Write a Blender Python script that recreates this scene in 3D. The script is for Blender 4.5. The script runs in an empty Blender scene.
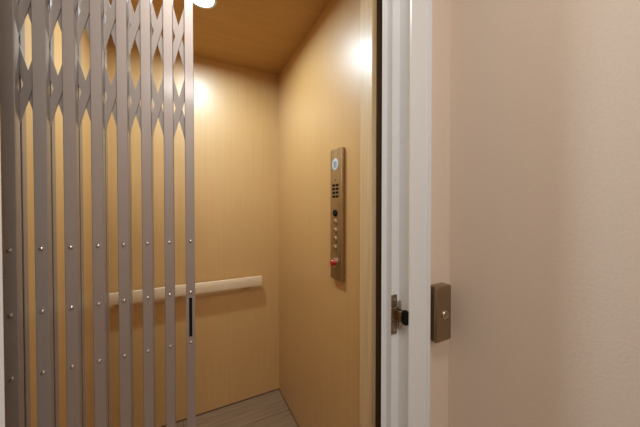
import bpy, bmesh, math
from mathutils import Vector, Matrix

# ---------------------------------------------------------------- camera, light, exposure
scn = bpy.context.scene
COL = scn.collection
EYE = 1.238
cd = bpy.data.cameras.new('camera'); cam = bpy.data.objects.new('camera', cd); COL.objects.link(cam)
cam.location = (0, 0, EYE)
cam.rotation_euler = (math.radians(90 - 0.8), 0, math.radians(-27))
cd.sensor_width = 36; cd.lens = 263 / 640 * 36; cd.shift_y = -0.0028
cd.clip_start = 0.01
scn.camera = cam

w = bpy.data.worlds.new('world'); scn.world = w; w.use_nodes = True
w.node_tree.nodes['Background'].inputs[0].default_value = (0.9, 0.85, 0.8, 1)
w.node_tree.nodes['Background'].inputs[1].default_value = 0.02

def area_light(name, loc, rot, size, power, color, size_y=None):
    d = bpy.data.lights.new(name, 'AREA'); d.energy = power; d.color = color; d.size = size
    if size_y: d.shape = 'RECTANGLE'; d.size_y = size_y
    else: d.shape = 'DISK'
    o = bpy.data.objects.new(name, d); COL.objects.link(o)
    o.location = loc; o.rotation_euler = [math.radians(a) for a in rot]
    return o
area_light('hall_lamp', (0.05, -0.12, 2.40), (0, 0, 0), 0.30, 9, (1.0, 0.91, 0.82))
area_light('hall_rear_fill', (0.0, -1.5, 2.40), (0, 0, 0), 0.5, 16, (1.0, 0.94, 0.88))  # added fill behind the camera, evens out the side wall and gate bars
LED_POWER = 640.0
LED_COLOR = (0.72, 0.90, 1.0, 1)

vs = scn.view_settings
vs.view_transform = 'Standard'; vs.look = 'None'; vs.gamma = 1; vs.exposure = 0.0
vs.use_curve_mapping = False

# ---------------------------------------------------------------- materials
def new_mat(name, base, rough=0.5, metal=0.0, coat=0.0, coat_rough=0.1, spec=0.5):
    m = bpy.data.materials.new(name); m.use_nodes = True
    b = m.node_tree.nodes['Principled BSDF']
    b.inputs['Base Color'].default_value = (*base, 1)
    b.inputs['Roughness'].default_value = rough
    b.inputs['Metallic'].default_value = metal
    b.inputs['Coat Weight'].default_value = coat
    b.inputs['Coat Roughness'].default_value = coat_rough
    b.inputs['Specular IOR Level'].default_value = spec
    return m

def grain(m, c1, c2, scale=(60, 60, 2.5), detail=5, lo=.3, hi=.7, bump=0.0, rough_var=None):
    nt = m.node_tree; N = nt.nodes; L = nt.links; b = N['Principled BSDF']
    tc = N.new('ShaderNodeTexCoord'); mp = N.new('ShaderNodeMapping'); mp.inputs['Scale'].default_value = scale
    nz = N.new('ShaderNodeTexNoise'); nz.inputs['Scale'].default_value = 1; nz.inputs['Detail'].default_value = detail
    nz.inputs['Distortion'].default_value = .3
    r = N.new('ShaderNodeValToRGB'); r.color_ramp.elements[0].position = lo; r.color_ramp.elements[1].position = hi
    r.color_ramp.elements[0].color = (*c1, 1); r.color_ramp.elements[1].color = (*c2, 1)
    L.new(tc.outputs['Object'], mp.inputs[0]); L.new(mp.outputs[0], nz.inputs['Vector'])
    L.new(nz.outputs['Fac'], r.inputs[0]); L.new(r.outputs[0], b.inputs['Base Color'])
    if bump:
        bp = N.new('ShaderNodeBump'); bp.inputs['Strength'].default_value = bump; bp.inputs['Distance'].default_value = .001
        L.new(nz.outputs['Fac'], bp.inputs['Height']); L.new(bp.outputs[0], b.inputs['Normal'])
    return m

M = {}
M['veneer'] = grain(new_mat('maple_veneer', (.7, .45, .2), .5, coat=1.0, coat_rough=.36),
                    (.565, .325, .115), (.60, .35, .13), (70, 70, 2.2), 6)
M['ceil_wood'] = grain(new_mat('ceiling_veneer', (.6, .35, .12), .6), (.47, .26, .085), (.52, .295, .10), (4, 40, 4), 4)
M['rail_wood'] = grain(new_mat('rail_wood', (.7, .5, .3), .4, coat=.3), (.72, .53, .33), (.80, .62, .42), (5, 60, 60), 5)
M['post_wood'] = grain(new_mat('post_wood', (.7, .5, .3), .5, coat=.5, coat_rough=.3), (.60, .40, .19), (.72, .52, .29), (70, 70, 3), 6)
M['shade_brown'] = new_mat('painted_shade', (.10, .05, .018), .6)  # dark colour standing in for shade in the post gap and floor edges
M['dark_gap'] = new_mat('hoistway_dark', (.02, .017, .014), .9)
M['white'] = new_mat('white_trim_paint', (.80, .85, .89), .22)
M['hallwall'] = grain(new_mat('hall_wall_paint', (.6, .5, .43), .6), (.735, .635, .54), (.765, .66, .565), (160, 160, 160), 3, bump=.35)
M['hallceil'] = new_mat('hall_ceiling_paint', (.7, .66, .62), .8)
M['hallfloor'] = grain(new_mat('hall_floor_wood', (.3, .2, .12), .4), (.22, .13, .07), (.3, .2, .12), (3, 40, 40), 4)
M['gate'] = new_mat('gate_paint', (.40, .36, .345), .42, metal=.6, coat=.5, coat_rough=.12)
M['gate_lattice'] = new_mat('lattice_paint', (.36, .325, .31), .42, metal=.5)
M['rivet'] = new_mat('rivet_steel', (.7, .68, .66), .2, metal=1)
M['bronze'] = grain(new_mat('bronze', (.2, .13, .08), .27, metal=.85), (.27, .205, .13), (.32, .24, .155), (300, 300, 20), 3)
M['bronze_panel'] = grain(new_mat('brushed_bronze', (.3, .2, .11), .35, metal=.85), (.37, .27, .15), (.42, .31, .175), (300, 300, 15), 3)
M['black'] = new_mat('black', (.006, .006, .006), .6, spec=.15)
M['chrome'] = new_mat('chrome', (.66, .62, .58), .28, metal=1)
M['red'] = new_mat('red_plastic', (.42, .008, .008), .3, coat=.3)
M['badge'] = new_mat('badge_white', (.55, .62, .66), .3)
M['badge_blue'] = new_mat('badge_blue', (.12, .22, .33), .3)
M['led'] = new_mat('led', (1, 1, 1), .5)
b = M['led'].node_tree.nodes['Principled BSDF']
b.inputs['Emission Color'].default_value = LED_COLOR; b.inputs['Emission Strength'].default_value = LED_POWER

# plank floor of the cab
pf = new_mat('plank_floor', (.3, .24, .18), .45)
nt = pf.node_tree; N = nt.nodes; L = nt.links; b = N['Principled BSDF']
tc = N.new('ShaderNodeTexCoord')
br = N.new('ShaderNodeTexBrick'); br.inputs['Scale'].default_value = 1
br.inputs['Brick Width'].default_value = 1.2; br.inputs['Row Height'].default_value = .20
br.inputs['Mortar Size'].default_value = .0014; br.inputs['Color1'].default_value = (.235, .148, .082, 1)
br.inputs['Color2'].default_value = (.36, .235, .135, 1); br.inputs['Mortar'].default_value = (.09, .06, .035, 1)
mp0 = N.new('ShaderNodeMapping'); mp0.inputs['Location'].default_value = (.62, .087, 0)
L.new(tc.outputs['Object'], mp0.inputs[0]); L.new(mp0.outputs[0], br.inputs['Vector'])
mp = N.new('ShaderNodeMapping'); mp.inputs['Scale'].default_value = (5, 60, 1)
nz = N.new('ShaderNodeTexNoise'); nz.inputs['Scale'].default_value = 1; nz.inputs['Detail'].default_value = 6
mx = N.new('ShaderNodeMixRGB'); mx.blend_type = 'MULTIPLY'; mx.inputs[0].default_value = .8
rr = N.new('ShaderNodeValToRGB'); rr.color_ramp.elements[0].position = .3; rr.color_ramp.elements[1].position = .7
rr.color_ramp.elements[0].color = (.6, .58, .55, 1)
L.new(tc.outputs['Object'], mp.inputs[0]); L.new(mp.outputs[0], nz.inputs['Vector']); L.new(nz.outputs['Fac'], rr.inputs[0])
L.new(br.outputs['Color'], mx.inputs[1]); L.new(rr.outputs[0], mx.inputs[2]); L.new(mx.outputs[0], b.inputs['Base Color'])
M['planks'] = pf

# ---------------------------------------------------------------- mesh helpers
def box(bm, x0, x1, y0, y1, z0, z1, bev=0, seg=2):
    t = bmesh.new(); bmesh.ops.create_cube(t, size=1)
    for v in t.verts:
        v.co = Vector(((x0 + x1) / 2 + v.co.x * (x1 - x0), (y0 + y1) / 2 + v.co.y * (y1 - y0), (z0 + z1) / 2 + v.co.z * (z1 - z0)))
    if bev: bmesh.ops.bevel(t, geom=t.edges[:], offset=bev, segments=seg, affect='EDGES', profile=.5)
    merge(bm, t)
def merge(bm, t, mtx=None):
    if mtx: bmesh.ops.transform(t, matrix=mtx, verts=t.verts[:])
    me = bpy.data.meshes.new('tmp'); t.to_mesh(me); t.free(); bm.from_mesh(me); bpy.data.meshes.remove(me)
def extrude_z(bm, pts, z0, z1):
    a = [bm.verts.new((x, y, z0)) for x, y in pts]; c = [bm.verts.new((x, y, z1)) for x, y in pts]
    n = len(pts); bm.faces.new(a[::-1]); bm.faces.new(c)
    for i in range(n): bm.faces.new((a[i], a[(i + 1) % n], c[(i + 1) % n], c[i]))
def lathe(bm, prof, origin, axis, seg=24):
    """profile of (radius, height) turned about the axis through origin"""
    z = Vector(axis).normalized(); q = z.to_track_quat('Z', 'Y').to_matrix().to_4x4(); mt = Matrix.Translation(origin) @ q
    rings = []
    for r, h in prof:
        if r < 1e-6: rings.append([bm.verts.new(mt @ Vector((0, 0, h)))])
        else: rings.append([bm.verts.new(mt @ Vector((r * math.cos(6.28318 * i / seg), r * math.sin(6.28318 * i / seg), h))) for i in range(seg)])
    for A, B in zip(rings, rings[1:]):
        for i in range(seg):
            j = (i + 1) % seg
            if len(A) == 1 and len(B) == 1: continue
            if len(A) == 1: bm.faces.new((A[0], B[i], B[j]))
            elif len(B) == 1: bm.faces.new((A[i], A[j], B[0]))
            else: bm.faces.new((A[i], A[j], B[j], B[i]))
def link(name, bm, mat, parent=None, smooth=False):
    bmesh.ops.recalc_face_normals(bm, faces=bm.faces[:])
    me = bpy.data.meshes.new(name); bm.to_mesh(me); bm.free()
    me.materials.append(mat)
    if smooth:
        for p in me.polygons: p.use_smooth = True
        try: me.set_sharp_from_angle(angle=math.radians(35))
        except Exception: pass
    o = bpy.data.objects.new(name, me); COL.objects.link(o)
    if parent: o.parent = parent
    return o
def thing(name, label, cat, loc=(0, 0, 0), group=None):
    o = bpy.data.objects.new(name, None); COL.objects.link(o); o.location = loc; o.empty_display_size = .05
    o['label'] = label; o['category'] = cat
    if group: o['group'] = group
    return o
def struct(name, bm, mat, label=None, **k):
    o = link(name, bm, mat, **k); o['kind'] = 'structure'
    if label: o['label'] = label
    return o
def sbox(name, mat, dims, label=None, bev=0):
    bm = bmesh.new(); box(bm, *dims, bev=bev); return struct(name, bm, M[mat], label)

# ---------------------------------------------------------------- cab shell
XR, XL, YB, ZC, YF = .56, -.395, 1.715, 2.13, .69
sbox('wall_right', 'veneer', (XR, XR + .02, .715, YB + .02, -.02, ZC + .02), 'right maple veneer wall of the lift cab')
sbox('wall_back', 'veneer', (XL - .02, XR, YB, YB + .02, -.02, ZC + .02), 'back maple veneer wall of the lift cab behind the handrail')
sbox('wall_left', 'veneer', (XL - .02, XL, .715, YB, -.02, ZC + .02), 'left maple veneer wall of the lift cab behind the gate')
bm = bmesh.new()
# ceiling with a round cut-out is built as a ring of faces round the lamp
LX, LY, LR = .065, 1.233, .048
seg = 32; ring = [bm.verts.new((LX + LR * math.cos(2 * math.pi * i / seg), LY + LR * math.sin(2 * math.pi * i / seg), ZC)) for i in range(seg)]
def rect_pt(a):
    c, s = math.cos(a), math.sin(a); ts = []
    if c > 1e-9: ts.append((XR - LX) / c)
    if c < -1e-9: ts.append((XL - LX) / c)
    if s > 1e-9: ts.append((YB - LY) / s)
    if s < -1e-9: ts.append((YF - LY) / s)
    t = min(ts); return (LX + c * t, LY + s * t, ZC)
outer = [bm.verts.new(rect_pt(2 * math.pi * i / seg)) for i in range(seg)]
cor = [(XR, YB), (XL, YB), (XL, YF), (XR, YF)]
for i in range(seg):
    j = (i + 1) % seg
    a0 = 2 * math.pi * i / seg; a1 = 2 * math.pi * (i + 1) / seg
    extra = []
    for cx, cy in cor:
        a = math.atan2(cy - LY, cx - LX) % (2 * math.pi)
        if a0 + 1e-6 < a < a1 - 1e-6: extra.append(bm.verts.new((cx, cy, ZC)))
    bm.faces.new([ring[i], outer[i]] + extra + [outer[j], ring[j]])
g = bmesh.ops.extrude_face_region(bm, geom=bm.faces[:])
for v in [e for e in g['geom'] if isinstance(e, bmesh.types.BMVert)]: v.co.z += .02
struct('ceiling', bm, M['ceil_wood'], 'brown wooden ceiling of the lift cab')
sbox('floor', 'planks', (XL, XR, .66, YB, -.02, 0), 'grey-brown plank floor of the lift cab')
# thin dark strips painted as the shadow line where walls meet the floor
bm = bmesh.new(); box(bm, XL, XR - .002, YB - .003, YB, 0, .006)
struct('shadow_line_back', bm, M['shade_brown'])
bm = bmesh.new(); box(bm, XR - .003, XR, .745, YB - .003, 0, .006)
struct('shadow_line_right', bm, M['shade_brown'])
# wooden corner post closing the cab on the gate side
bm = bmesh.new(); box(bm, .542, XR + .0005, YF, .757, 0, ZC, bev=.002)
struct('trim_1', bm, M['post_wood'], 'pale knotty wooden corner post at the front of the right cab wall')
bm = bmesh.new(); box(bm, XR + .002, XR + .06, YF + .002, .713, 0, ZC)  # shade of the hoistway gap put in as a dark strip
struct('gap_shade_strip', bm, M['shade_brown'], 'dark strip painted as the shaded gap between the wooden post and the white door frame')
bm = bmesh.new(); box(bm, XL - .02, XL + .018, YF, .713, 0, ZC)
struct('trim_3', bm, M['post_wood'])

# ---------------------------------------------------------------- hoistway and hall
YW = .552; XW = .738; ZT = 2.06; HC = 2.44
XJ = -.258
sbox('wall_hoistway_right', 'dark_gap', (.66, .68, .66, 2.0, -.02, 2.5))
sbox('wall_hoistway_left', 'dark_gap', (-.62, -.60, .66, 2.0, -.02, 2.5))
sbox('wall_front_right', 'hallwall', (.575, XW + .08, YW, YW + .10, -.02, HC), 'narrow strip of hall wall beside the door frame')
sbox('wall_front_left', 'hallwall', (-1.6, XJ - .05, YW, YW + .10, -.02, HC), 'hall wall left of the lift doorway')
sbox('wall_front_top', 'hallwall', (XJ - .05, .575, YW, YW + .10, ZT + .04, HC))
sbox('wall_side', 'hallwall', (XW, XW + .08, -2.4, YW, -.02, HC), 'textured beige hall wall right of the lift doorway')
sbox('wall_hall_left', 'hallwall', (-1.68, -1.6, -2.4, YW, -.02, HC))
sbox('wall_hall_back', 'hallwall', (-1.6, XW, -2.48, -2.4, -.02, HC))
sbox('ceiling_hall', 'hallceil', (-1.6, XW, -2.4, YW, HC, HC + .05))
sbox('floor_hall', 'hallfloor', (-1.6, XW, -2.4, .655, -.04, -.002))

# door frame: stepped profile, opening side towards -x
prof = [(.502, .594), (.521, .594), (.521, .573), (.548, .573), (.548, .534), (.551, .531),
        (.603, .531), (.606, .535), (.616, .535), (.618, .529), (.628, .529), (.631, .532), (.631, YW - .0005),
        (.574, YW - .0005), (.574, .64), (.560, .64), (.530, .612), (.516, .6045)]
bm = bmesh.new(); extrude_z(bm, prof, 0, ZT + .1)
struct('door_frame_right', bm, M['white'], 'white stepped door jamb and casing right of the opening')
cx = (.502 + XJ) / 2
bm = bmesh.new(); extrude_z(bm, [(2 * cx - x, y) for x, y in prof][::-1], 0, ZT + .1)
struct('door_frame_left', bm, M['white'], 'white door jamb left of the opening')
bm = bmesh.new(); box(bm, XJ, .502, YW, .60, ZT, ZT + .04); box(bm, XJ - .05, .548, .531, YW, ZT + .02, ZT + .1)
struct('door_frame_top', bm, M['white'])

# ---------------------------------------------------------------- downlight
t = thing('ceiling_light', 'round bright recessed downlight in the wooden cab ceiling', 'light', (LX, LY, ZC))
bm = bmesh.new(); lathe(bm, [(.046, .004), (.046, -.002), (.050, -.004), (.058, -.003), (.060, -.0002), (.060, 0)], (0, 0, 0), (0, 0, 1), 40)
link('trim_ring', bm, M['white'], t, True)
bm = bmesh.new(); lathe(bm, [(.0455, .003), (.0455, .002), (0, .0015)], (0, 0, 0), (0, 0, 1), 40)
link('diffuser', bm, M['led'], t)

# ---------------------------------------------------------------- handrail
t = thing('handrail', 'pale wooden handrail on the back wall of the lift cab', 'handrail', (.04, YB, 0))
def zat(py, X, Y): return EYE - (py - 208) * (X * .454 + Y * .891) / 263
ry = YB - .05
zt = .802; zb = zt - .06
bm = bmesh.new(); box(bm, -.365 - .04, .432 - .04, -.05, -.028, zb, zt, bev=.003)
link('rail', bm, M['rail_wood'], t, True)
for x in (-.30, -.04, .34):
    bm = bmesh.new(); box(bm, x - .02 - .04, x + .02 - .04, -.0285, 0, zb + .015, zt - .015)
    link('bracket', bm, M['rail_wood'], t)

# ---------------------------------------------------------------- scissor gate
G = .70; P = .0432; BW = .0196
X8 = .0085
gate = thing('scissor_gate', 'folding metal scissor gate with riveted grey-brown bars across the lift cab', 'gate', (X8, G, 0))
NB = 9
bars = [-(P * k) for k in range(NB)]      # local x, bar 0 is the leading one on the right
D1 = .0165
def channel_profile(x, y0, y1, open_back=True):
    h = BW / 2; t_ = .0015
    p = [(x - h, y1), (x - h, y0 + .001), (x - h + .001, y0), (x + h - .001, y0), (x + h, y0 + .001), (x + h, y1),
         (x + h - t_, y1), (x + h - t_, y0 + t_), (x - h + t_, y0 + t_), (x - h + t_, y1)]
    return p
def rivet_bm():
    bm = bmesh.new(); lathe(bm, [(.0040, .0003), (.0040, -.0008), (.0033, -.0026), (.0014, -.0036), (0, -.0037)], (0, 0, 0), (0, 1, 0), 14); return bm
riv_z = [EYE - .079, EYE - .2012, EYE - .3217]
front0 = None; rear0 = None; riv0 = None
for k, x in enumerate(bars):
    if k == 0:
        h = BW / 2; z0, z1 = EYE - .309, EYE - .215; hw = .0034
        bm = bmesh.new()
        extrude_z(bm, channel_profile(0, 0, D1), .012, z0)
        extrude_z(bm, channel_profile(0, 0, D1), z1, 2.02)
        box(bm, -h, -hw, 0, .0015, z0, z1); box(bm, hw, h, 0, .0015, z0, z1)
        box(bm, -h, -h + .0015, .0015, D1, z0, z1); box(bm, h - .0015, h, .0015, D1, z0, z1)
        f = link('front_channel', bm, M['gate'], gate)
        bm = bmesh.new(); box(bm, -h + .0016, h - .0016, .003, D1 - .002, z0 - .01, z1 + .01)
        s = link('latch_slot', bm, M['black'], f); s['label'] = 'black latch slot in the leading bar'
    elif k == 1:
        bm = bmesh.new(); extrude_z(bm, channel_profile(0, 0, D1), .012, 2.02)
        f = front0 = link('front_channel', bm, M['gate'], gate); f.location.x = x
    else:
        f = front0.copy(); COL.objects.link(f); f.parent = gate; f.location.x = x
    for z in riv_z:
        if riv0 is None:
            r = riv0 = link('rivet', rivet_bm(), M['rivet'], f, True)
        else:
            r = riv0.copy(); COL.objects.link(r); r.parent = f
        r.location = (0, 0, z)
    if rear0 is None:
        bm = bmesh.new(); pr = [(a, -b) for a, b in channel_profile(0, 0, D1)]
        extrude_z(bm, pr, .012, 2.02)
        r = rear0 = link('rear_channel', bm, M['gate'], gate)
    else:
        r = rear0.copy(); COL.objects.link(r); r.parent = gate
    r.location = (x, D1 + .0065 + D1, 0)
# lattice strips
NODE0 = EYE + .1535; PV = .169; SW = .0135
th = math.atan2(P, PV); Ls = math.hypot(P, PV)
def strip_bm():
    bm = bmesh.new(); n = 8; pts = []
    h = SW / 2
    for i in range(n + 1): a = math.pi * i / n; pts.append((h * math.cos(a), Ls / 2 + h * math.sin(a)))
    for i in range(n + 1): a = math.pi + math.pi * i / n; pts.append((h * math.cos(a), -Ls / 2 + h * math.sin(a)))
    A = [bm.verts.new((x, -.0014, z)) for x, z in pts]; B = [bm.verts.new((x, .0014, z)) for x, z in pts]
    bm.faces.new(A); bm.faces.new(B[::-1])
    for i in range(len(pts)): j = (i + 1) % len(pts); bm.faces.new((A[j], A[i], B[i], B[j]))
    return bm
st0 = None
for k in range(NB - 1):
    for j in range(3):
        for sgn in (1, -1):
            if st0 is None: s = st0 = link('lattice_strip', strip_bm(), M['gate_lattice'], gate)
            else: s = st0.copy(); COL.objects.link(s); s.parent = gate
            s.location = ((bars[k] + bars[k + 1]) / 2, D1 + (.0016 if sgn > 0 else .0048), NODE0 + PV * (j + .5))
            s.rotation_euler = (0, sgn * th, 0)

# ---------------------------------------------------------------- car operating panel on the right wall
cop = thing('control_panel', 'tall narrow bronze button panel on the right cab wall', 'control panel', (XR, .925, 0))
YN, YFAR = .881 - .925, .968 - .925; F = -.018
bm = bmesh.new(); z0, z1 = EYE - .293, EYE + .241
# body with a chamfered face edge
box(bm, F, 0, YN, YFAR, z0, z1, bev=.003)
link('faceplate', bm, M['bronze_panel'], cop, True)
yc = 0.001
def zc(py): return EYE - (py - 208) * (1.085) / 263
def disc(name, mat, y, z, r, th_, parent, smooth=True, sy=1):
    bm = bmesh.new(); lathe(bm, [(0, 0), (r, 0), (r, th_ * .7), (r * .86, th_), (0, th_)], (F, y, z), (-1, 0, 0), 28)
    return link(name, bm, M[mat], parent, smooth)
bd = disc('badge', 'badge', yc, zc(165), .024, .002, cop); bd['label'] = 'round pale badge'
bm = bmesh.new()
for dz, wd in ((.010, .010), (.003, .013), (-.004, .011), (-.011, .006)):
    box(bm, F - .0026, F - .0018, yc - wd, yc + wd, zc(165) + dz - .002, zc(165) + dz + .002)
link('emblem', bm, M['badge_blue'], bd)
disc('indicator', 'black', yc, zc(180.5), .003, .001, cop)
for row in range(4):
    for sy in (-1, 1):
        bm = bmesh.new(); zz = zc(185.5 + row * 3.7)
        box(bm, F - .0008, F + .0005, yc + sy * .0135 - .0115, yc + sy * .0135 + .0115, zz - .0052, zz + .0052, bev=.0006, seg=1)
        link('speaker_slot', bm, M['black'], cop)
k = disc('key_switch', 'black', yc, zc(213), .014, .006, cop)
for py in (222, 230.5, 239, 247.5):
    o = disc('button', 'chrome', yc, zc(py), .0125, .004, cop)
    bm = bmesh.new(); lathe(bm, [(0, .0045), (.008, .0045), (.008, .006), (0, .0065)], (F, yc, zc(py)), (-1, 0, 0), 20)
    link('button_cap', bm, M['bronze'], o, True)
o = disc('stop_collar', 'chrome', yc, zc(262), .019, .004, cop)
bm = bmesh.new(); lathe(bm, [(0, .004), (.008, .004), (.008, .008), (.0125, .011), (.0135, .016), (.011, .020), (0, .022)], (F, yc, zc(262)), (-1, 0, 0), 28)
o = link('stop_button', bm, M['red'], o, True); o['label'] = 'red emergency stop button'

# ---------------------------------------------------------------- hall call station
cs = thing('call_button', 'bronze hall call box with one round button beside the door frame', 'call button', (.663, YW, 0))
bx0, bx1, by = .640 - .663, .7065 - .663, -.034
cz = 1.238 - .311; hh = .082
bm = bmesh.new(); box(bm, bx0, bx1, by, 0, cz - hh, cz + hh, bev=.006, seg=4)
link('housing', bm, M['bronze'], cs, True)
bxc = .012
bm = bmesh.new(); lathe(bm, [(0, 0), (.0125, 0), (.0125, .003), (.011, .0045), (.0092, .0045), (.009, .002), (0, .002)], (bxc, by, cz - .002), (0, -1, 0), 28)
o = link('button_ring', bm, M['chrome'], cs, True)
bm = bmesh.new(); lathe(bm, [(0, .002), (.0085, .002), (.0085, .004), (.006, .005), (0, .0055)], (bxc, by, cz - .002), (0, -1, 0), 28)
link('button', bm, M['bronze_panel'], o, True)

# ---------------------------------------------------------------- door interlock keeper on the jamb
kp = thing('door_latch', 'bronze stepped latch plate screwed to the white door jamb', 'latch', (.521, .573, 0))
kz = 1.238 - .306
def kb(name, mat, dims, parent=kp, bev=.0008):
    bm = bmesh.new(); box(bm, *dims, bev=bev, seg=1); return link(name, bm, M[mat], parent)
# leaf plates on the face towards the hall
top = kb('plate', 'bronze', (-.002, .018, -.004, -.0005, kz + .022, kz + .058))
mid = kb('plate', 'bronze', (-.002, .026, -.006, -.0005, kz - .017, kz + .020))
bot = kb('plate', 'bronze', (-.002, .018, -.004, -.0005, kz - .055, kz - .019))
for p_, z in ((top, kz + .045), (bot, kz - .042)):
    bm = bmesh.new(); lathe(bm, [(0, .004), (.0032, .004), (.0026, .0052), (0, .0055)], (.009, 0, z), (0, -1, 0), 14)
    link('screw', bm, M['rivet'], p_, True)
for s in (1, -1):
    bm = bmesh.new(); lathe(bm, [(0, -.011), (.0042, -.011), (.0042, .011), (0, .011)], (.0225, -.010, kz + .0015 + s * .028), (0, 0, 1), 14)
    link('hinge_pin', bm, M['chrome'], kp, True)
kb('keeper_arm', 'bronze', (.010, .0265, -.026, -.006, kz - .013, kz + .016))
kb('keeper_block', 'black', (.0145, .0265, -.040, -.026, kz - .018, kz + .020))
